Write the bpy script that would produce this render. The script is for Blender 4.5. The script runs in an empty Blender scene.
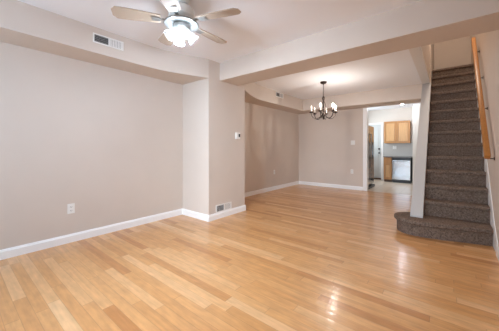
import bpy, bmesh, math, random
from mathutils import Vector, Matrix
random.seed(5)
C = bpy.context.scene
PI = math.pi

# ------------------------------------------------------------------ camera, world, light, exposure
cam_d = bpy.data.cameras.new('camera')
cam = bpy.data.objects.new('camera', cam_d)
C.collection.objects.link(cam)
cam.location = (0, 0, 1.1066)
cam.rotation_euler = (PI/2, 0, 0.6804)
cam_d.sensor_width = 36
cam_d.lens = 244.5/499*36
cam_d.shift_y = -(165.5-147.845)/499
cam_d.clip_start = 0.02
C.camera = cam
C.view_settings.view_transform = 'Standard'
C.view_settings.look = 'None'
C.view_settings.gamma = 1
C.view_settings.use_curve_mapping = False
C.view_settings.exposure = 0.25
w = bpy.data.worlds.new('sky'); C.world = w; w.use_nodes = True
w.node_tree.nodes['Background'].inputs[0].default_value = (0.80, 0.90, 1.0, 1)
w.node_tree.nodes['Background'].inputs[1].default_value = 1.0
C.cycles.max_bounces = 10
C.cycles.diffuse_bounces = 6
C.cycles.sample_clamp_indirect = 6

FAN_POWER = 1380.0      # emission strength of a fan bulb
CHAND = 1450.0          # emission strength of a bright chandelier bulb

def area(name, loc, rot, sx, sy, power, col, spread=180):
    d = bpy.data.lights.new(name, 'AREA'); d.shape = 'RECTANGLE'; d.size = sx; d.size_y = sy
    d.energy = power; d.color = col
    o = bpy.data.objects.new(name, d); C.collection.objects.link(o)
    o.location = loc; o.rotation_euler = rot; d.spread = math.radians(spread)
    return o
# daylight through the two front windows behind the camera (area faces +y)
area('window_daylight', (-2.35, -1.74, 1.35), (PI/2+.15, 0, 0.6), 1.0, 1.5, 31, (0.48, 0.74, 1.0), 165)
area('window_daylight', (-0.75, -1.74, 1.35), (PI/2-.22, 0, 0.24), 1.0, 1.5, 23, (0.80, 0.9, 1.0), 64)
# unseen fill light added by the kitchen's left wall, beyond the refrigerator (faces +x)
area('kitchen_fill', (-2.41, 8.75, 1.55), (0, -PI/2, 0), 0.9, 0.7, 15, (0.80, 0.92, 1.0))
# unseen light added above the stairs to brighten the stairwell (faces down)
area('upstairs_fill', (0.06, 5.2, 4.55), (0, 0, 0), 0.3, 0.3, 20, (1.0, 0.86, 0.72))

# ------------------------------------------------------------------ materials
def lin(c):
    return tuple(((v/255)/12.92 if v/255 <= .04045 else ((v/255+.055)/1.055)**2.4) for v in c) + (1,)
def mat(name, rgb, rough=.6, metal=0, spec=.5, noise=0, nscale=60, bump=0, bscale=200):
    m = bpy.data.materials.new(name); m.use_nodes = True
    nt = m.node_tree; b = nt.nodes['Principled BSDF']
    b.inputs['Roughness'].default_value = rough
    b.inputs['Metallic'].default_value = metal
    b.inputs['Specular IOR Level'].default_value = spec
    col = lin(rgb); b.inputs['Base Color'].default_value = col
    if noise or bump:
        tc = nt.nodes.new('ShaderNodeTexCoord')
    if noise:
        n = nt.nodes.new('ShaderNodeTexNoise'); n.inputs['Scale'].default_value = nscale
        n.inputs['Detail'].default_value = 4
        nt.links.new(tc.outputs['Object'], n.inputs['Vector'])
        r = nt.nodes.new('ShaderNodeMapRange')
        r.inputs['From Min'].default_value = .3; r.inputs['From Max'].default_value = .7
        r.inputs['To Min'].default_value = 1-noise; r.inputs['To Max'].default_value = 1+noise
        nt.links.new(n.outputs['Fac'], r.inputs['Value'])
        mx = nt.nodes.new('ShaderNodeVectorMath'); mx.operation = 'SCALE'
        mx.inputs[0].default_value = col[:3]
        nt.links.new(r.outputs['Result'], mx.inputs['Scale'])
        nt.links.new(mx.outputs['Vector'], b.inputs['Base Color'])
    if bump:
        n2 = nt.nodes.new('ShaderNodeTexNoise'); n2.inputs['Scale'].default_value = bscale
        nt.links.new(tc.outputs['Object'], n2.inputs['Vector'])
        bp = nt.nodes.new('ShaderNodeBump'); bp.inputs['Strength'].default_value = bump
        bp.inputs['Distance'].default_value = .004
        nt.links.new(n2.outputs['Fac'], bp.inputs['Height'])
        nt.links.new(bp.outputs['Normal'], b.inputs['Normal'])
    return m
def emit(name, rgb, s):
    m = bpy.data.materials.new(name); m.use_nodes = True
    nt = m.node_tree; nt.nodes.clear()
    e = nt.nodes.new('ShaderNodeEmission'); o = nt.nodes.new('ShaderNodeOutputMaterial')
    e.inputs[0].default_value = lin(rgb); e.inputs[1].default_value = s
    nt.links.new(e.outputs[0], o.inputs[0]); return m

def math_node(nt, op, a, b=None, c=None):
    n = nt.nodes.new('ShaderNodeMath'); n.operation = op
    for i, v in enumerate((a, b, c)):
        if v is None: continue
        if isinstance(v, (int, float)): n.inputs[i].default_value = v
        else: nt.links.new(v, n.inputs[i])
    return n.outputs[0]

def plank_floor():
    m = bpy.data.materials.new('oak_strip_floor'); m.use_nodes = True
    nt = m.node_tree; b = nt.nodes['Principled BSDF']; L = nt.links.new
    tc = nt.nodes.new('ShaderNodeTexCoord'); sp = nt.nodes.new('ShaderNodeSeparateXYZ')
    L(tc.outputs['Object'], sp.inputs[0]); X, Y = sp.outputs[0], sp.outputs[1]
    W, LEN = .074, 1.05
    ry = math_node(nt, 'DIVIDE', Y, W); row = math_node(nt, 'FLOOR', ry)
    wn = nt.nodes.new('ShaderNodeTexWhiteNoise'); wn.noise_dimensions = '1D'; L(row, wn.inputs['W'])
    off = math_node(nt, 'MULTIPLY', wn.outputs['Value'], 7.3)
    # plank length varies per row
    ln = math_node(nt, 'MULTIPLY_ADD', wn.outputs['Value'], .5, LEN-.25)
    rx = math_node(nt, 'ADD', math_node(nt, 'DIVIDE', X, ln), off); idx = math_node(nt, 'FLOOR', rx)
    cb = nt.nodes.new('ShaderNodeCombineXYZ'); L(row, cb.inputs[0]); L(idx, cb.inputs[1])
    w2 = nt.nodes.new('ShaderNodeTexWhiteNoise'); w2.noise_dimensions = '2D'; L(cb.outputs[0], w2.inputs['Vector'])
    ramp = nt.nodes.new('ShaderNodeValToRGB'); cr = ramp.color_ramp
    stops = [(0, (188, 128, 74)), (.08, (199, 142, 87)), (.30, (208, 153, 97)), (.75, (215, 162, 107)), (.93, (221, 172, 120)), (1, (227, 184, 136))]
    cr.elements[0].position = 0; cr.elements[0].color = lin(stops[0][1])
    cr.elements[1].position = 1; cr.elements[1].color = lin(stops[-1][1])
    for p, c in stops[1:-1]:
        e = cr.elements.new(p); e.color = lin(c)
    L(w2.outputs['Value'], ramp.inputs[0])
    # grain, stretched along the boards, shifted per plank
    gv = nt.nodes.new('ShaderNodeCombineXYZ')
    L(math_node(nt, 'MULTIPLY', X, 3.0), gv.inputs[0])
    L(math_node(nt, 'MULTIPLY', Y, 45.0), gv.inputs[1])
    L(math_node(nt, 'MULTIPLY', w2.outputs['Value'], 40.0), gv.inputs[2])
    gn = nt.nodes.new('ShaderNodeTexNoise'); gn.inputs['Scale'].default_value = 1.0; gn.inputs['Detail'].default_value = 5
    L(gv.outputs[0], gn.inputs['Vector'])
    gr = nt.nodes.new('ShaderNodeMapRange'); gr.inputs['From Min'].default_value = .25; gr.inputs['From Max'].default_value = .75
    gr.inputs['To Min'].default_value = .86; gr.inputs['To Max'].default_value = 1.10
    L(gn.outputs['Fac'], gr.inputs['Value'])
    # thin seams
    fy = math_node(nt, 'FRACT', ry); dy = math_node(nt, 'MINIMUM', fy, math_node(nt, 'SUBTRACT', 1, fy))
    fx = math_node(nt, 'FRACT', rx); dx = math_node(nt, 'MINIMUM', fx, math_node(nt, 'SUBTRACT', 1, fx))
    sy = math_node(nt, 'GREATER_THAN', dy, .022); sx = math_node(nt, 'GREATER_THAN', dx, .0025)
    seam = math_node(nt, 'MULTIPLY_ADD', math_node(nt, 'MULTIPLY', sy, sx), .22, .78)
    mo = nt.nodes.new('ShaderNodeTexNoise'); mo.inputs['Scale'].default_value = 1.0; mo.inputs['Detail'].default_value = 3
    mv = nt.nodes.new('ShaderNodeCombineXYZ'); L(math_node(nt, 'MULTIPLY', X, 9.0), mv.inputs[0]); L(math_node(nt, 'MULTIPLY', Y, 26.0), mv.inputs[1])
    L(mv.outputs[0], mo.inputs['Vector'])
    mr = nt.nodes.new('ShaderNodeMapRange'); mr.inputs['From Min'].default_value = .3; mr.inputs['From Max'].default_value = .7
    mr.inputs['To Min'].default_value = .90; mr.inputs['To Max'].default_value = 1.07
    L(mo.outputs['Fac'], mr.inputs['Value'])
    k = math_node(nt, 'MULTIPLY', math_node(nt, 'MULTIPLY', gr.outputs['Result'], seam), mr.outputs['Result'])
    mx = nt.nodes.new('ShaderNodeVectorMath'); mx.operation = 'SCALE'
    L(ramp.outputs['Color'], mx.inputs[0]); L(k, mx.inputs['Scale'])
    L(mx.outputs['Vector'], b.inputs['Base Color'])
    b.inputs['Roughness'].default_value = .30
    b.inputs['Specular IOR Level'].default_value = .5
    b.inputs['Coat Weight'].default_value = .30; b.inputs['Coat Roughness'].default_value = .12
    # each board is very slightly cupped
    cu = math_node(nt, 'SUBTRACT', fy, .5); cup = math_node(nt, 'MULTIPLY', math_node(nt, 'MULTIPLY', cu, cu), -.0026)
    bp = nt.nodes.new('ShaderNodeBump'); bp.inputs['Strength'].default_value = 1; bp.inputs['Distance'].default_value = 1
    L(math_node(nt, 'MULTIPLY_ADD', seam, .0004, cup), bp.inputs['Height']); L(bp.outputs['Normal'], b.inputs['Normal']); L(bp.outputs['Normal'], b.inputs['Coat Normal'])
    return m

def tile_floor():
    m = mat('kitchen_tile', (214, 200, 184), .35)
    nt = m.node_tree; b = nt.nodes['Principled BSDF']
    tc = nt.nodes.new('ShaderNodeTexCoord'); br = nt.nodes.new('ShaderNodeTexBrick')
    br.offset = 0; br.inputs['Scale'].default_value = 1
    br.inputs['Brick Width'].default_value = .3; br.inputs['Row Height'].default_value = .3
    br.inputs['Mortar Size'].default_value = .004
    br.inputs['Color1'].default_value = lin((216, 203, 188)); br.inputs['Color2'].default_value = lin((208, 193, 176))
    br.inputs['Mortar'].default_value = lin((180, 166, 150))
    nt.links.new(tc.outputs['Object'], br.inputs['Vector'])
    nt.links.new(br.outputs['Color'], b.inputs['Base Color'])
    return m

def oak(name, rgb, axis=2):
    m = mat(name, rgb, .38)
    nt = m.node_tree; b = nt.nodes['Principled BSDF']
    tc = nt.nodes.new('ShaderNodeTexCoord'); mp = nt.nodes.new('ShaderNodeMapping')
    s = [60, 60, 60]; s[axis] = 4; mp.inputs['Scale'].default_value = s
    n = nt.nodes.new('ShaderNodeTexNoise'); n.inputs['Scale'].default_value = 1; n.inputs['Detail'].default_value = 3
    nt.links.new(tc.outputs['Object'], mp.inputs[0]); nt.links.new(mp.outputs[0], n.inputs['Vector'])
    r = nt.nodes.new('ShaderNodeMapRange'); r.inputs['From Min'].default_value = .3; r.inputs['From Max'].default_value = .7
    r.inputs['To Min'].default_value = .88; r.inputs['To Max'].default_value = 1.08
    nt.links.new(n.outputs['Fac'], r.inputs['Value'])
    mx = nt.nodes.new('ShaderNodeVectorMath'); mx.operation = 'SCALE'; mx.inputs[0].default_value = lin(rgb)[:3]
    nt.links.new(r.outputs['Result'], mx.inputs['Scale']); nt.links.new(mx.outputs['Vector'], b.inputs['Base Color'])
    return m

def carpet_mat():
    m = mat('brown_carpet', (98, 82, 72), .95, spec=.1)
    nt = m.node_tree; b = nt.nodes['Principled BSDF']
    tc = nt.nodes.new('ShaderNodeTexCoord')
    n = nt.nodes.new('ShaderNodeTexNoise'); n.inputs['Scale'].default_value = 55; n.inputs['Detail'].default_value = 5; n.inputs['Roughness'].default_value = .75
    nt.links.new(tc.outputs['Object'], n.inputs['Vector'])
    r = nt.nodes.new('ShaderNodeValToRGB'); cr = r.color_ramp
    cr.elements[0].position = .32; cr.elements[0].color = lin((70, 58, 51))
    cr.elements[1].position = .70; cr.elements[1].color = lin((146, 127, 114))
    nt.links.new(n.outputs['Fac'], r.inputs[0]); nt.links.new(r.outputs[0], b.inputs['Base Color'])
    bp = nt.nodes.new('ShaderNodeBump'); bp.inputs['Strength'].default_value = .6; bp.inputs['Distance'].default_value = .006
    nt.links.new(n.outputs['Fac'], bp.inputs['Height']); nt.links.new(bp.outputs['Normal'], b.inputs['Normal'])
    return m

def shade_mat():
    m = bpy.data.materials.new('frosted_glass'); m.use_nodes = True
    nt = m.node_tree; nt.nodes.clear()
    o = nt.nodes.new('ShaderNodeOutputMaterial'); mix = nt.nodes.new('ShaderNodeMixShader')
    t = nt.nodes.new('ShaderNodeBsdfTransparent'); d = nt.nodes.new('ShaderNodeBsdfTranslucent')
    t.inputs[0].default_value = (.95, .95, .95, 1); d.inputs[0].default_value = (.95, .94, .92, 1)
    mix.inputs[0].default_value = .75
    nt.links.new(t.outputs[0], mix.inputs[1]); nt.links.new(d.outputs[0], mix.inputs[2]); nt.links.new(mix.outputs[0], o.inputs[0])
    return m

M = {}
M['wall'] = mat('beige_wall_paint', (214, 202, 192), .75, spec=.25, noise=.015, nscale=3, bump=.05, bscale=90)
M['ceiling'] = mat('white_ceiling_paint', (243, 245, 250), .85, spec=.2, bump=.04, bscale=90)
M['trim'] = mat('white_trim_paint', (248, 248, 248), .35)
M['trimgrey'] = mat('dimmed_white_stair_trim', (190, 188, 187), .45)  # white trim greyed in the colour, for the weaker light on the raked board
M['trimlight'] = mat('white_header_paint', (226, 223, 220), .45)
M['kwall'] = mat('pale_kitchen_paint', (228, 222, 214), .7)
M['splash'] = mat('grey_backsplash', (192, 189, 185), .4)
M['floor'] = plank_floor()
M['tile'] = tile_floor()
M['carpet'] = carpet_mat()
M['oak'] = oak('honey_oak', (190, 138, 86))
M['oakdark'] = oak('honey_oak_panel', (214, 168, 118))
M['rail'] = oak('oak_handrail', (182, 122, 62), 1)
M['bronze'] = mat('dark_bronze', (62, 52, 47), .4, .7)
M['steel'] = mat('stainless_steel', (172, 170, 168), .2, 1)
M['steelwavy'] = mat('brushed_steel_panel', (205, 203, 201), .16, 1, bump=.6, bscale=5)
M['black'] = mat('black_plastic', (28, 28, 30), .35)
M['grey'] = mat('dark_grey_plastic', (70, 70, 74), .4)
M['blue'] = mat('blue_grey_display', (120, 140, 160), .3)
M['white'] = mat('white_plastic', (238, 237, 234), .4)
M['vent'] = mat('white_vent_metal', (240, 239, 237), .45)
M['slot'] = mat('vent_dark_slot', (84, 82, 82), .7)
M['slat'] = mat('grey_vent_slat', (196, 194, 192), .5)
M['fan'] = mat('white_fan_metal', (225, 225, 222), .4)
M['fanring'] = mat('brushed_nickel', (150, 150, 147), .35, .7)
M['blade'] = mat('light_wood_fan_blade', (176, 158, 140), .5)
M['shade'] = shade_mat()
M['counter'] = mat('dark_grey_countertop', (128, 124, 120), .3, noise=.2, nscale=90)
M['bulb'] = emit('lit_fan_bulb', (214, 234, 255), FAN_POWER)
M['cbulb'] = emit('bright_chandelier_bulb', (255, 247, 238), CHAND)
M['cdim'] = emit('dim_chandelier_bulb', (255, 244, 232), 2.2)
M['cmid'] = emit('lit_chandelier_bulb', (255, 247, 238), CHAND*.14)
M['can'] = emit('recessed_lamp', (240, 246, 255), 270.0)
M['candle'] = mat('white_candle_sleeve', (236, 230, 220), .5)
M['exterior'] = mat('pale_door_paint', (206, 210, 210), .4)
M['wood_threshold'] = mat('dark_threshold', (92, 66, 48), .5)

# ------------------------------------------------------------------ helpers
def link(name, bm, m, parent=None, smooth=False):
    bmesh.ops.recalc_face_normals(bm, faces=bm.faces)
    me = bpy.data.meshes.new(name); bm.to_mesh(me); bm.free()
    if smooth:
        for p in me.polygons: p.use_smooth = True
        try: me.set_sharp_from_angle(angle=math.radians(38))
        except Exception: pass
    me.materials.append(m)
    o = bpy.data.objects.new(name, me); C.collection.objects.link(o)
    if parent is not None: o.parent = parent
    return o
def struct(name, bm, m, label=None):
    o = link(name, bm, m); o['kind'] = 'structure'
    return o
def tag(o, label, cat, group=None):
    o['label'] = label; o['category'] = cat; o['kind'] = 'thing'
    if group: o['group'] = group
    return o
def thing(name, label, cat, loc=(0, 0, 0), rotz=0, group=None):
    o = bpy.data.objects.new(name, None); C.collection.objects.link(o)
    o.location = loc; o.rotation_euler = (0, 0, rotz); o.empty_display_size = .05
    return tag(o, label, cat, group)
def bx(bm, x0, x1, y0, y1, z0, z1, bev=0):
    r = bmesh.ops.create_cube(bm, size=1)
    vs = r['verts']
    for v in vs:
        v.co = Vector(((x0+x1)/2+v.co.x*(x1-x0), (y0+y1)/2+v.co.y*(y1-y0), (z0+z1)/2+v.co.z*(z1-z0)))
    if bev:
        es = list({e for v in vs for e in v.link_edges})
        bmesh.ops.bevel(bm, geom=es, offset=bev, segments=2, affect='EDGES', profile=.5)
    return bm
def box(*a, **k): return bx(bmesh.new(), *a, **k)
def prism(bm, pts, axis, a, b):
    """extrude polygon pts (in the two other axes) along axis from a to b"""
    def p3(p, t):
        return {'x': (t, p[0], p[1]), 'y': (p[0], t, p[1]), 'z': (p[0], p[1], t)}[axis]
    A = [bm.verts.new(p3(p, a)) for p in pts]; B = [bm.verts.new(p3(p, b)) for p in pts]
    n = len(pts)
    for i in range(n):
        bm.faces.new((A[i], A[(i+1) % n], B[(i+1) % n], B[i]))
    f1 = bm.faces.new(A); f2 = bm.faces.new(list(reversed(B)))
    if n > 4: bmesh.ops.triangulate(bm, faces=[f1, f2])
    return bm
def lathe(bm, prof, seg=24, mtx=None, cap=True):
    rings = []
    for r, z in prof:
        rings.append([bm.verts.new((r*math.cos(2*PI*i/seg), r*math.sin(2*PI*i/seg), z)) for i in range(seg)])
    for a, b in zip(rings, rings[1:]):
        for i in range(seg):
            bm.faces.new((a[i], a[(i+1) % seg], b[(i+1) % seg], b[i]))
    if cap:
        if prof[0][0] > 1e-5: bm.faces.new(list(reversed(rings[0])))
        if prof[-1][0] > 1e-5: bm.faces.new(rings[-1])
    if mtx is not None:
        bmesh.ops.transform(bm, matrix=mtx, verts=[v for r in rings for v in r])
    return bm
def tube(bm, pts, rad, seg=8):
    pts = [Vector(p) for p in pts]; rings = []
    rads = rad if isinstance(rad, (list, tuple)) else [rad]*len(pts)
    up = None
    for i, p in enumerate(pts):
        d = (pts[min(i+1, len(pts)-1)]-pts[max(i-1, 0)]).normalized()
        if up is None:
            up = Vector((0, 0, 1)) if abs(d.z) < .9 else Vector((1, 0, 0))
        s = d.cross(up).normalized(); u = s.cross(d).normalized(); up = u
        rings.append([bm.verts.new(p+(s*math.cos(2*PI*k/seg)+u*math.sin(2*PI*k/seg))*rads[i]) for k in range(seg)])
    for a, b in zip(rings, rings[1:]):
        for k in range(seg): bm.faces.new((a[k], a[(k+1) % seg], b[(k+1) % seg], b[k]))
    bm.faces.new(list(reversed(rings[0]))); bm.faces.new(rings[-1])
    return bm
def arc_pts(pts, n=6):
    out = []
    for i in range(len(pts)-1):
        p0 = Vector(pts[max(i-1, 0)]); p1 = Vector(pts[i]); p2 = Vector(pts[i+1]); p3 = Vector(pts[min(i+2, len(pts)-1)])
        for k in range(n):
            t = k/n
            out.append(.5*((2*p1)+(p2-p0)*t+(2*p0-5*p1+4*p2-p3)*t*t+(3*p1-p0-3*p2+p3)*t**3))
    out.append(Vector(pts[-1])); return out
def rotz(a): return Matrix.Rotation(a, 4, 'Z')
def trans(v): return Matrix.Translation(v)

# ------------------------------------------------------------------ dimensions
XL, XP, XS, XD, XE, XR = -3.436, -2.788, -3.021, -3.541, -3.120, .405
Y0, YP1, YP2, YB1, YB2, YK, YE, YKB = -1.80, 2.47, 3.31, 2.70, 3.11, 6.77, 6.20, 9.55
H, ZB, ZS, ZE, UP = 2.44, 2.165, 2.158, 2.135, 4.60
KX0, KX1 = -.372, -.247       # stair side wall
YT = 7.3                      # back of stairwell

# ------------------------------------------------------------------ structure
struct('floor', box(-3.6, .45, Y0-.05, YK+.02, -.12, 0), M['floor'])
struct('floor_kitchen', box(-2.5, KX1, YK+.02, YKB+.05, -.12, 0), M['tile'])
struct('ceiling', box(-3.6, .5, Y0-.05, YB2, H, H+.2), M['ceiling'])
struct('ceiling_dining', box(-3.6, KX0+.005, YB2, YKB+.05, H, H+.2), M['ceiling'])
struct('wall_left', box(XL-.12, XL, Y0-.05, YP1, 0, H), M['wall'])
struct('wall_pillar', box(XD-.1, XP, YP1, YP2, 0, H), M['wall'])
struct('wall_left_dining', box(XD-.1, XD, YP2, YK, 0, H), M['wall'])
struct('wall_back', box(XD-.1, -1.614, YK, YK+.13, 0, H), M['wall'])
struct('wall_right', box(XR, XR+.12, Y0-.05, YKB+.05, 0, UP), M['wall'])
# front wall behind the camera with two window openings
bm = bmesh.new()
for x0, x1, z0, z1 in ((XL-.1, -2.9, 0, H), (-1.8, -1.3, 0, H), (-.2, XR+.1, 0, H), (-2.9, -1.8, 0, .55), (-2.9, -1.8, 2.15, H), (-1.3, -.2, 0, .55), (-1.3, -.2, 2.15, H)):
    bx(bm, x0, x1, Y0-.12, Y0, z0, z1)
struct('wall_front', bm, M['wall'])
for i, xa in enumerate((-2.9, -1.3)):
    bm = bmesh.new()
    for x0, x1, z0, z1 in ((xa, xa+.05, .55, 2.15), (xa+1.05, xa+1.1, .55, 2.15), (xa+.05, xa+1.05, .55, .6), (xa+.05, xa+1.05, 2.1, 2.15), (xa+.05, xa+1.05, 1.33, 1.37)):
        bx(bm, x0, x1, Y0-.1, Y0-.04, z0, z1)
    struct('window_%d' % (i+1), bm, M['trim'])
# window frame added around the kitchen fill light; the wall behind is solid
bm = bmesh.new()
for y0, y1, z0, z1 in ((8.34, 8.40, 1.05, 2.05), (9.10, 9.16, 1.05, 2.05), (8.40, 9.10, 1.05, 1.10), (8.40, 9.10, 2.0, 2.05)):
    bx(bm, -2.45, -2.385, y0, y1, z0, z1)
struct('window_3', bm, M['trim'])
# soffits and the cross beam
def soffit(name, back, pts, z0, y_end0, y_end1):
    bm = bmesh.new()
    pl = [tuple(p) for p in arc_pts(pts, 5)]
    prism(bm, pl+[(back, y_end1), (back, y_end0)], 'z', z0, H)
    o = link(name, bm, M['wall'], None, True); o['kind'] = 'structure'; return o
soffit('soffit_left', XL, [(XS, Y0), (XS, 1.0), (XS, 1.60), (-2.995, 1.88), (-2.91, 2.16), (XP, YP1)], ZS, Y0, YP1)
soffit('soffit_dining', XD, [(XP, YP2), (-2.93, 3.60), (-3.03, 3.86), (-3.10, 4.12), (XE, 4.45), (XE, 5.2), (XE, YE)], ZE, YP2, YE)
struct('soffit_back', box(XD, KX0, YE, YK, ZE, H), M['wall'])
struct('wall_back_header', box(-1.614, KX0, YK, YK+.05, ZE+.05, H), M['wall'])
struct('beam', box(XP, XR, YB1, YB2, ZB, H), M['wall'])

# stair side wall: raked below, header above, open between (profile in y,z)
y_lo, z_lo, y_hi, z_hi = 3.885, .205, 5.92, 2.37
bm = bmesh.new()
z_m = z_lo+(4.14-y_lo)*(z_hi-z_lo)/(y_hi-y_lo)
prism(bm, [(y_lo, .198), (4.14, .198), (4.14, z_m), (y_lo, z_lo)], 'x', KX0, KX1-.004)
prism(bm, [(4.14, 0), (y_hi, 0), (y_hi, z_hi), (4.14, z_m)], 'x', KX0, KX1-.004)
bx(bm, KX0, KX1-.004, y_hi, YKB+.05, 0, UP)
struct('wall_stairs', bm, M['wall'])
struct('wall_stairs_upper', box(KX0, KX1-.02, YB2, y_hi, H-.03, UP), M['wall'])
# white raked end board and white header board under the opening
dy, dz = y_hi-y_lo, z_hi-z_lo; ln = math.hypot(dy, dz); ny, nz = -dz/ln*.016, dy/ln*.016
bm = bmesh.new()
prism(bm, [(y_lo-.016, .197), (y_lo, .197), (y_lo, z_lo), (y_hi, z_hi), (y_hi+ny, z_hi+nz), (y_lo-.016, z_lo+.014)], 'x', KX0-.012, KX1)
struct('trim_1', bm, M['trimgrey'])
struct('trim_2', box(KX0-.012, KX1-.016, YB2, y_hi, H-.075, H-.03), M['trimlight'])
struct('wall_stairs_front', box(KX0, XR, YB2-.1, YB2, H+.2, UP), M['wall'])
struct('wall_stairs_back', box(KX1, XR, YT, YT+.1, 2.6, UP), M['wall'])
struct('ceiling_stairs', box(KX0, XR+.1, YB2-.1, YT+.1, UP, UP+.1), M['ceiling'])
# kitchen shell
struct('wall_kitchen_left', box(-2.55, -2.45, YK+.13, YKB+.05, 0, H), M['kwall'])
struct('wall_kitchen_back', box(-2.55, KX0, YKB, YKB+.1, 0, H), M['kwall'])
struct('wall_kitchen_right', box(-.83, KX0, 8.98, YKB, 0, H), M['kwall'])

# baseboards: profile with a small cap, run along a wall
def base_prof(t=.016, h=.097): return [(0, 0), (t, 0), (t, h*.78), (t*.7, h*.86), (t*.55, h*.97), (t*.35, h), (0, h)]
def base_x(name, x, sgn, y0, y1):      # board on a wall of constant x, facing sgn
    bm = bmesh.new(); P = [(x+sgn*p[0], p[1]) for p in base_prof()]
    prism(bm, P, 'y', y0, y1); struct(name, bm, M['trim'])
def base_y(name, y, x0, x1):           # board on a wall of constant y, facing -y
    bm = bmesh.new(); P = [(y-p[0], p[1]) for p in base_prof()]
    prism(bm, P, 'x', x0, x1); struct(name, bm, M['trim'])
base_x('baseboard_left', XL, 1, Y0, YP1)
base_y('baseboard_pillar_front', YP1, XL+.016, XP+.016)
base_x('baseboard_pillar', XP, 1, YP1, YP2+.016)
base_x('baseboard_left_dining', XD, 1, YP2, YK)
base_y('baseboard_back', YK, XD+.016, -1.70)
base_x('baseboard_right', XR, -1, Y0, 3.56)
# door casing at the kitchen opening
bm = bx(bmesh.new(), -1.695, -1.600, YK-.014, YK, 0, ZE-.001); bx(bm, -1.614, -1.600, YK+.001, YK+.13, 0, ZE-.001)
struct('trim_3', bm, M['trim'])

# ------------------------------------------------------------------ staircase
RISE, RUN, YS = .1964, .1965, 3.869
SX0, SX1 = KX1, XR-.008
st = thing('staircase', 'steep brown carpeted staircase climbing between side walls, lowest step wide and rounded', 'staircase', (.07, 3.9, 0))
def at_st(o): o.parent = st; o.matrix_parent_inverse = trans(Vector((-.07, -3.9, 0))); return o
# bullnose bottom step, plan outline
front = arc_pts([(-.390, 4.13), (-.48, 4.09), (-.545, 3.99), (-.535, 3.87), (-.475, 3.76), (-.375, 3.705), (-.23, 3.70), (-.05, 3.735), (.18, 3.80), (0.397, 3.855)])
def offs(pl, d):
    out = []
    for i, p in enumerate(pl):
        t = (pl[min(i+1, len(pl)-1)]-pl[max(i-1, 0)]).normalized(); out.append(p+Vector((t.y, -t.x))*-d if False else p+Vector((-t.y, t.x))*-d)
    return out
def plan_layers(bm, layers):
    rings = []
    for d, z in layers:
        q = offs(front, d)
        q[-1] = Vector((0.397, q[-1].y)); q[0] = Vector((q[0].x, 4.13))
        rings.append([bm.verts.new((p.x, p.y, z)) for p in q]+[bm.verts.new((0.397, 4.13, z))])
    n = len(rings[0])
    for a, b in zip(rings, rings[1:]):
        for i in range(n): bm.faces.new((a[i], a[(i+1) % n], b[(i+1) % n], b[i]))
    f = [bm.faces.new(rings[0]), bm.faces.new(rings[-1])]
    bmesh.ops.triangulate(bm, faces=f)
bm = bmesh.new()
D = .032
plan_layers(bm, [(0, 0), (0, .138), (D*.7, .141), (D, .152), (D, .176), (D*.75, .189), (D*.2, .1955), (-.01, RISE)])
at_st(link('step', bm, M['carpet'], smooth=True))
for n in range(2, 15):
    yr = YS+RUN*(n-1)+.022; z1 = RISE*n; z0 = z1-RISE
    yb = yr+RUN+.02 if n < 14 else YT
    P = [(yr, z0-.0), (yr, z1-.055), (yr-.016, z1-.050), (yr-.022, z1-.038), (yr-.022, z1-.018), (yr-.016, z1-.006), (yr-.004, z1), (yb, z1), (yb, z0)]
    bm = bmesh.new(); prism(bm, P, 'x', SX0, SX1)
    at_st(link('step', bm, M['carpet']))

# white skirt board on the right wall beside the steps
bm = bmesh.new()
ya, yb_ = 3.56, 6.4
nl = lambda y: RISE*((y-YS)/RUN+1)
prism(bm, [(ya, 0), (3.9, 0), (yb_, nl(yb_)-.25), (yb_, nl(yb_)+.17), (3.80, nl(3.80)+.17), (3.66, .19), (ya, .125)], 'x', XR-.007, XR)
struct('trim_4', bm, M['trim'])

# handrail with brackets
hr = thing('handrail', 'honey oak handrail on dark brackets along the right wall of the stairs', 'handrail', (.335, 4.7, 1.98))
def hz(y): return 1.0+(y-3.73)*1.035
ys, ye = 3.73, 5.62
d = Vector((0, ye-ys, hz(ye)-hz(ys))); L_ = d.length; ang = math.atan2(d.z, d.y)
bm = bmesh.new(); bx(bm, -.026, .026, -L_/2, L_/2, -.032, .032, bev=.012)
bmesh.ops.transform(bm, matrix=Matrix.Rotation(ang, 4, 'X'), verts=bm.verts)
mid = Vector((.343, (ys+ye)/2, (hz(ys)+hz(ye))/2))
hr.location = mid
link('rail', bm, M['rail'], hr, smooth=True)
for y in (3.79, 4.40, 4.89, 5.41):
    z = hz(y)-mid.z; yy = y-mid.y
    bm = bmesh.new()
    tube(bm, [(.060, yy, z-.075), (.030, yy, z-.075), (.010, yy, z-.06), (0, yy, z-.03)], .006, 8)
    lathe(bm, [(.019, 0), (.019, .006), (.012, .008)], 12, trans(Vector((.061, yy, z-.075)))@Matrix.Rotation(-PI/2, 4, 'Y'))
    b = link('bracket', bm, M['bronze'], hr, smooth=True); b['label'] = 'dark metal bracket'

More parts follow.
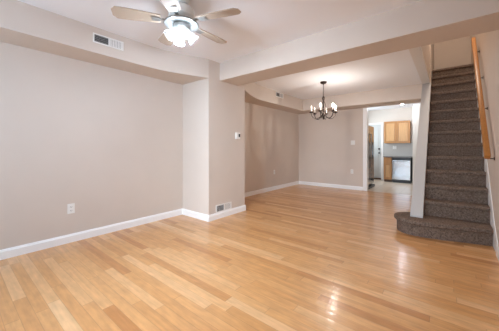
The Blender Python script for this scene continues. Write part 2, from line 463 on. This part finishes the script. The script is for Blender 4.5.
# ------------------------------------------------------------------ ceiling fan
FX, FY = -1.858, 1.325
fan = thing('ceiling_fan', 'white ceiling fan with glowing glass lamps hanging in the front room', 'ceiling fan', (FX, FY, H), .35)
link('canopy', lathe(bmesh.new(), [(.075, 0), (.075, -.02), (.06, -.045), (.03, -.055), (.022, -.075)], 28), M['fan'], fan, True)
link('motor_housing', lathe(bmesh.new(), [(.03, -.06), (.075, -.07), (.105, -.09), (.112, -.13), (.112, -.165), (.09, -.19), (.06, -.2)], 32), M['fan'], fan, True)
link('trim_ring', lathe(bmesh.new(), [(.06, -.195), (.115, -.205), (.15, -.218), (.155, -.226), (.148, -.234), (.118, -.236), (.105, -.228), (.05, -.228)], 40), M['fanring'], fan, True)
link('light_kit', lathe(bmesh.new(), [(.05, -.22), (.075, -.235), (.08, -.26), (.065, -.29), (.04, -.31), (.022, -.325), (.018, -.345), (0, -.35)], 28, cap=False), M['fanring'], fan, True)
def blade_bm():
    bm = bmesh.new(); prof = []
    for i in range(13):
        t = i/12; x = .175+t*.385; wd = .048+.022*math.sin(min(t*1.25, 1)*PI/2)
        if t > .9: wd *= math.sqrt(max(0, 1-((t-.9)/.1)**2*.75))
        prof.append((x, wd))
    pts = [(x, w_) for x, w_ in prof]+[(x, -w_) for x, w_ in reversed(prof)]
    prism(bm, pts, 'z', -.004, .004)
    bmesh.ops.transform(bm, matrix=Matrix.Rotation(math.radians(11), 4, 'X'), verts=bm.verts)
    return bm
def iron_bm():
    bm = bmesh.new()
    bx(bm, .10, .20, -.014, .014, -.006, .0, bev=.002); bx(bm, .18, .25, -.032, .032, -.010, -.005, bev=.002)
    return bm
b0 = i0 = None
for k in range(5):
    m_ = trans(Vector((0, 0, -.20)))@rotz(2*PI*k/5)
    if b0 is None:
        b0 = link('blade', blade_bm(), M['blade'], fan); i0 = link('blade_iron', iron_bm(), M['fanring'], b0)
        b0.matrix_basis = m_
    else:
        b = b0.copy(); C.collection.objects.link(b); b.parent = fan; b.matrix_basis = m_
        i_ = i0.copy(); C.collection.objects.link(i_); i_.parent = b
# four flared glass shades with bulbs
s0 = None
for k in range(4):
    m_ = rotz(PI/4+k*PI/2)@trans(Vector((.052, 0, -.290)))@Matrix.Rotation(math.radians(-46), 4, 'Y')@Matrix.Scale(.85, 4)
    if s0 is None:
        bm = lathe(bmesh.new(), [(.022, -.005), (.028, -.02), (.036, -.045), (.046, -.075), (.060, -.105), (.058, -.105), (.044, -.075), (.034, -.045), (.026, -.02)], 24, cap=False)
        s0 = link('glass_shade', bm, M['shade'], fan, True); s0.matrix_basis = m_
        u0 = link('bulb', lathe(bmesh.new(), [(.008, -.01), (.012, -.03), (.022, -.052), (.026, -.068), (.020, -.086), (.008, -.094), (0, -.095)], 16, cap=False), M['bulb'], s0, True)
        h0 = link('socket', lathe(bmesh.new(), [(.012, .03), (.022, .02), (.024, -.004), (.012, -.012)], 16), M['fanring'], s0, True)
    else:
        s = s0.copy(); C.collection.objects.link(s); s.parent = fan; s.matrix_basis = m_
        for q in (u0, h0):
            c_ = q.copy(); C.collection.objects.link(c_); c_.parent = s

# ------------------------------------------------------------------ chandelier
ch = thing('chandelier', 'dark bronze six-arm candle chandelier on a chain in the dining area', 'chandelier', (-1.95, 4.79, H))
link('canopy', lathe(bmesh.new(), [(.066, 0), (.066, -.012), (.055, -.03), (.02, -.04), (.008, -.055)], 28), M['bronze'], ch, True)
bm = bmesh.new()
zc = -.05; k = 0
while zc > -.285:
    ring = []
    for i in range(13):
        a = 2*PI*i/12; q = (.008*math.cos(a), .014*math.sin(a))
        ring.append((q[0], 0, zc-.012+q[1]) if k % 2 else (0, q[0], zc-.012+q[1]))
    tube(bm, ring, .0026, 6); zc -= .020; k += 1
link('chain', bm, M['bronze'], ch, True)
bm = lathe(bmesh.new(), [(.006, -.285), (.016, -.295), (.026, -.31), (.03, -.34), (.022, -.37), (.013, -.40), (.010, -.45), (.010, -.60), (.020, -.62), (.034, -.65), (.036, -.68), (.022, -.71), (.012, -.725), (.016, -.74), (.010, -.755), (0, -.765)], 20, cap=False)
link('column', bm, M['bronze'], ch, True)
a0 = None
for k in range(6):
    m_ = rotz(math.radians(-21)+k*PI/3)
    if a0 is None:
        path = [(.022, 0, -.665), (.06, 0, -.70), (.11, 0, -.735), (.17, 0, -.74), (.22, 0, -.705), (.242, 0, -.655), (.243, 0, -.625)]
        bm = bmesh.new(); sp = arc_pts([(p[0], p[2]) for p in path], 4); tube(bm, [(q.x, 0, q.y) for q in sp], .008, 8)
        up_ = arc_pts([(.010, -.38), (.035, -.44), (.055, -.52), (.05, -.60), (.03, -.655)], 4)
        tube(bm, [(q.x, 0, q.y) for q in up_], .0045, 6)
        arm = link('arm', bm, M['bronze'], ch, True)
        cup = link('candle_cup', lathe(bmesh.new(), [(.012, -.635), (.040, -.622), (.044, -.612), (.016, -.612), (.014, -.59)], 18, trans(Vector((.243, 0, 0)))), M['bronze'], arm, True)
        can_ = link('candle_sleeve', lathe(bmesh.new(), [(.0125, -.612), (.0125, -.535), (.009, -.530)], 14, trans(Vector((.243, 0, 0)))), M['candle'], arm, True)
        blb = link('bulb', lathe(bmesh.new(), [(.006, -.530), (.010, -.518), (.012, -.508), (.010, -.495), (.005, -.482), (0, -.477)], 14, trans(Vector((.243, 0, 0))), cap=False), M['cdim'], arm, True)
        a0 = (arm, cup, can_, blb); arm.matrix_basis = m_
        blb.material_slots[0].link = 'OBJECT'; blb.material_slots[0].material = M['cbulb']; blb['label'] = 'brightly lit bulb'
    else:
        a_ = a0[0].copy(); C.collection.objects.link(a_); a_.parent = ch; a_.matrix_basis = m_
        for q in a0[1:]:
            c_ = q.copy(); C.collection.objects.link(c_); c_.parent = a_
            if q is a0[3]:
                c_.material_slots[0].material = M['cmid'] if k in (1, 5) else M['cdim']
                del c_['label']

# ------------------------------------------------------------------ vents and wall plates (built in a local frame: width along +x, depth towards -y, then turned)
def vent_at(label, loc, rz, wd, ht, split=True):
    t = thing('air_vent', label, 'vent', loc, rz)
    f = .014; e = .007
    bm = bmesh.new()
    bx(bm, -wd/2, wd/2, -e, 0, ht/2-f, ht/2); bx(bm, -wd/2, wd/2, -e, 0, -ht/2, -ht/2+f)
    bx(bm, -wd/2, -wd/2+f, -e, 0, -ht/2+f, ht/2-f); bx(bm, wd/2-f, wd/2, -e, 0, -ht/2+f, ht/2-f)
    if split: bx(bm, -.005, .005, -e, 0, -ht/2+f, ht/2-f)
    link('frame', bm, M['vent'], t)
    link('duct_opening', box(-wd/2+f, wd/2-f, -.0015, 0, -ht/2+f, ht/2-f), M['slot'], t)
    return t, wd, ht, f
def slats_h(t, x0, x1, z0, z1, n, tilt, m, th=.0015, wdt=None):
    for i in range(n):
        z = z0+(i+.5)*(z1-z0)/n; hgt = (wdt or (z1-z0)/n*.62)
        bm = box(-(x1-x0)/2, (x1-x0)/2, -hgt/2, hgt/2, -th/2, th/2)
        bmesh.ops.transform(bm, matrix=trans(Vector(((x0+x1)/2, -.006, z)))@Matrix.Rotation(tilt, 4, 'X'), verts=bm.verts)
        link('slat', bm, m, t)
def slats_v(t, x0, x1, z0, z1, n, tilt, m, th=.0015):
    for i in range(n):
        x = x0+(i+.5)*(x1-x0)/n; wdt = (x1-x0)/n*.9
        bm = box(-wdt/2, wdt/2, -th/2, th/2, -(z1-z0)/2, (z1-z0)/2)
        bmesh.ops.transform(bm, matrix=trans(Vector((x, -.004, (z0+z1)/2)))@Matrix.Rotation(tilt, 4, 'Z'), verts=bm.verts)
        link('slat', bm, m, t)
RX = PI/2      # local -y -> world +x  (wall facing +x); local +x -> world +y
t, a, b, f = vent_at('white air vent with two slatted halves high on the left soffit of the front room', (XS, 1.165, 2.320), RX, .325, .105)
slats_h(t, -a/2+f, -.005, -b/2+f, b/2-f, 4, math.radians(20), M['slat'], wdt=.0075)
slats_v(t, .005, a/2-f, -b/2+f, b/2-f, 8, math.radians(15), M['vent'])
t, a, b, f = vent_at('small white air vent on the dining area soffit near the chandelier', (XE, 5.0, 2.366), RX, .33, .115)
slats_h(t, -a/2+f, -.005, -b/2+f, b/2-f, 4, math.radians(20), M['slat'], wdt=.0075)
slats_v(t, .005, a/2-f, -b/2+f, b/2-f, 8, math.radians(15), M['vent'])
t, a, b, f = vent_at('white floor-level air register just above the baseboard of the pillar', (XP, 2.79, .157), RX, .35, .118)
slats_h(t, -a/2+f, -.005, -b/2+f, b/2-f, 5, math.radians(20), M['slat'], wdt=.010)
slats_v(t, .005, a/2-f, -b/2+f, b/2-f, 8, math.radians(12), M['vent'])

def outlet(label, loc, rz, switch=False, w_=.072, h_=.115):
    t = thing('light_switch' if switch else 'wall_outlet', label, 'light switch' if switch else 'outlet', loc, rz)
    link('cover_plate', box(-w_/2, w_/2, -.006, 0, -h_/2, h_/2, bev=.002), M['white'], t)
    if switch:
        link('toggle', box(-.006, .006, -.016, -.005, -.012, .014, bev=.002), M['white'], t)
    else:
        for z in (.021, -.021):
            r = link('socket', box(-.016, .016, -.008, -.005, z-.014, z+.014, bev=.002), M['white'], t)
            bm = bmesh.new()
            bx(bm, -.009, -.006, -.0086, -.007, z-.004, z+.007); bx(bm, .006, .009, -.0086, -.007, z-.004, z+.007); bx(bm, -.003, .003, -.0086, -.007, z-.011, z-.006)
            link('slots', bm, M['grey'], r)
    return t
outlet('white double outlet low on the front room left wall', (XL, .913, .394), RX)
outlet('white outlet low on the dining area left wall', (XD, 5.41, .47), RX)
outlet('white outlet low on the back wall near the kitchen opening', (-1.972, YK, .477), 0)
outlet('white light switch on the back wall beside the kitchen opening', (-1.95, YK, 1.245), 0, True, .105, .115)
outlet('white outlet on the grey backsplash under the oak wall cabinet', (-1.39, YKB-.012, 1.12), 0, False, .11, .115)
t = thing('wall_plate', 'beige painted blank plate low on the back wall left of the outlet', 'wall plate', (-2.128, YK, .48))
link('cover_plate', box(-.035, .035, -.005, 0, -.055, .055, bev=.002), M['wall'], t)

t = thing('thermostat', 'white square thermostat with dark display on the pillar', 'thermostat', (XP, 3.115, 1.312), RX)
link('housing', box(-.052, .052, -.024, 0, -.056, .054, bev=.004), M['white'], t)
link('display', box(.006, .044, -.0255, -.022, -.022, .032), M['grey'], t)

# ------------------------------------------------------------------ kitchen
# refrigerator against the left wall, doors facing +x
fr = thing('refrigerator', 'stainless steel side-by-side refrigerator with ice dispenser seen edge on in the kitchen', 'refrigerator', (-2.05, 7.36, 0))
def fl(x0, x1, y0, y1, z0, z1, **k): return box(x0+2.05, x1+2.05, y0-7.36, y1-7.36, z0, z1, **k)
link('body', fl(-2.43, -1.725, 6.93, 7.784, .06, 1.70, bev=.006), M['grey'], fr)
d1 = link('door', fl(-1.72, -1.654, 6.93, 7.29, .10, 1.715, bev=.012), M['steel'], fr)
d2 = link('door', fl(-1.72, -1.654, 7.30, 7.784, .10, 1.715, bev=.012), M['steel'], fr)
link('dispenser', fl(-1.656, -1.650, 7.40, 7.66, .84, 1.27, bev=.002), M['black'], d2)
link('dispenser_display', fl(-1.651, -1.647, 7.48, 7.60, .90, 1.20), M['blue'], d2)
for y, p in ((7.265, d1), (7.325, d2)):
    bm = bmesh.new(); tube(bm, [(.390, y-7.36, .55), (.43, y-7.36, .57), (.43, y-7.36, 1.48), (.390, y-7.36, 1.50)], .010, 8)
    link('handle', bm, M['steel'], p, True)
link('toe_grille', fl(-2.40, -1.63, 6.95, 7.78, .0, .062), M['black'], fr)

# door to outside on the kitchen's back wall
bm = bmesh.new()
bx(bm, -2.44, -2.38, YKB-.02, YKB, 0, 1.93); bx(bm, -1.80, -1.735, YKB-.02, YKB, 0, 1.93); bx(bm, -2.44, -1.735, YKB-.02, YKB, 1.93, 1.99)
struct('trim_5', bm, M['trim'])
dr = struct('door_1', box(-2.38, -1.80, YKB-.012, YKB-.002, .05, 1.93), M['exterior'])
for x0, x1, z0, z1 in ((-2.30, -2.12, .2, .85), (-2.06, -1.88, .2, .85), (-2.30, -2.12, 1.0, 1.75), (-2.06, -1.88, 1.0, 1.75)):
    link('panel', box(x0, x1, YKB-.018, YKB-.010, z0, z1, bev=.005), M['exterior'], dr)
for z in (.93, 1.07):
    bm = lathe(bmesh.new(), [(.032, 0), (.032, .012), (.014, .02), (.014, .04), (.026, .05), (.024, .07), (0, .075)], 16, trans(Vector((-1.862, YKB-.012, z)))@Matrix.Rotation(PI/2, 4, 'X'), cap=False)
    link('door_knob' if z < 1 else 'deadbolt', bm, M['grey'], dr, True)
struct('trim_6', box(-2.38, -1.80, YKB-.05, YKB, 0, .05), M['wood_threshold'])

def panel_door(par, name, x0, x1, z0, z1, y, knob=None):
    """shaker-like raised panel front, facing -y, front face at y"""
    fw = .045
    bm = bmesh.new()
    bx(bm, x0, x0+fw, y, y+.02, z0, z1); bx(bm, x1-fw, x1, y, y+.02, z0, z1)
    bx(bm, x0+fw, x1-fw, y, y+.02, z0, z0+fw); bx(bm, x0+fw, x1-fw, y, y+.02, z1-fw, z1)
    o = link(name, bm, M['oak'], par)
    link('panel', box(x0+fw+.012, x1-fw-.012, y+.004, y+.0195, z0+fw+.012, z1-fw-.012, bev=.004), M['oakdark'], o)
    return o
uc = thing('wall_cabinet', 'honey oak two-door wall cabinet above the kitchen counter', 'cabinet', (-1.29, 9.23, 1.26))
bm = box(-.365, .365, .02, .31, 0, .72); link('body', bm, M['oak'], uc)
panel_door(uc, 'door', -.36, -.004, .01, .71, 0); panel_door(uc, 'door', .004, .36, .01, .71, 0)
bc = thing('base_cabinet', 'narrow honey oak base cabinet left of the dishwasher', 'cabinet', (-1.50, 8.98, 0))
link('body', box(-.12, .108, .02, .555, .08, .80), M['oak'], bc)
link('toe_kick', box(-.12, .108, .07, .1, 0, .08), M['wood_threshold'], bc)
panel_door(bc, 'door', -.115, .103, .10, .60, 0)
dw_ = link('drawer', box(-.115, .103, 0, .02, .62, .79, bev=.004), M['oak'], bc)
dw = thing('dishwasher', 'stainless steel dishwasher with black control strip under the counter', 'dishwasher', (-1.13, 8.96, 0))
link('body', box(-.25, .25, .05, .55, .03, .80), M['black'], dw)
link('front_panel', box(-.245, .245, 0, .05, .10, .715, bev=.006), M['steelwavy'], dw)
link('control_panel', box(-.245, .245, .002, .05, .72, .80, bev=.004), M['black'], dw)
link('toe_kick', box(-.245, .245, .06, .1, 0, .10), M['black'], dw)
bm = bmesh.new(); tube(bm, [(-.2, .0, .67), (-.19, -.03, .675), (.19, -.03, .675), (.2, 0, .67)], .008, 8)
link('handle', bm, M['steel'], dw, True)
ct = link('countertop', box(-1.63, -.832, 8.945, YKB-.001, .803, .835, bev=.004), M['counter'])
tag(ct, 'dark grey kitchen countertop over the dishwasher and oak cabinet', 'countertop')
sb = struct('backsplash_wall', box(-1.735, -.832, YKB-.012, YKB, .836, 1.30), M['splash'])
rl = thing('recessed_light', 'small bright round recessed light in the kitchen ceiling', 'ceiling light', (-1.06, 8.58, H))
link('trim_ring', lathe(bmesh.new(), [(.05, 0), (.075, 0), (.075, -.006), (.05, -.006)], 24, cap=False), M['white'], rl, True)
link('lamp', lathe(bmesh.new(), [(0, -.001), (.05, -.003), (.048, -.018), (.034, -.032), (0, -.038)], 24, cap=False), M['can'], rl, True)
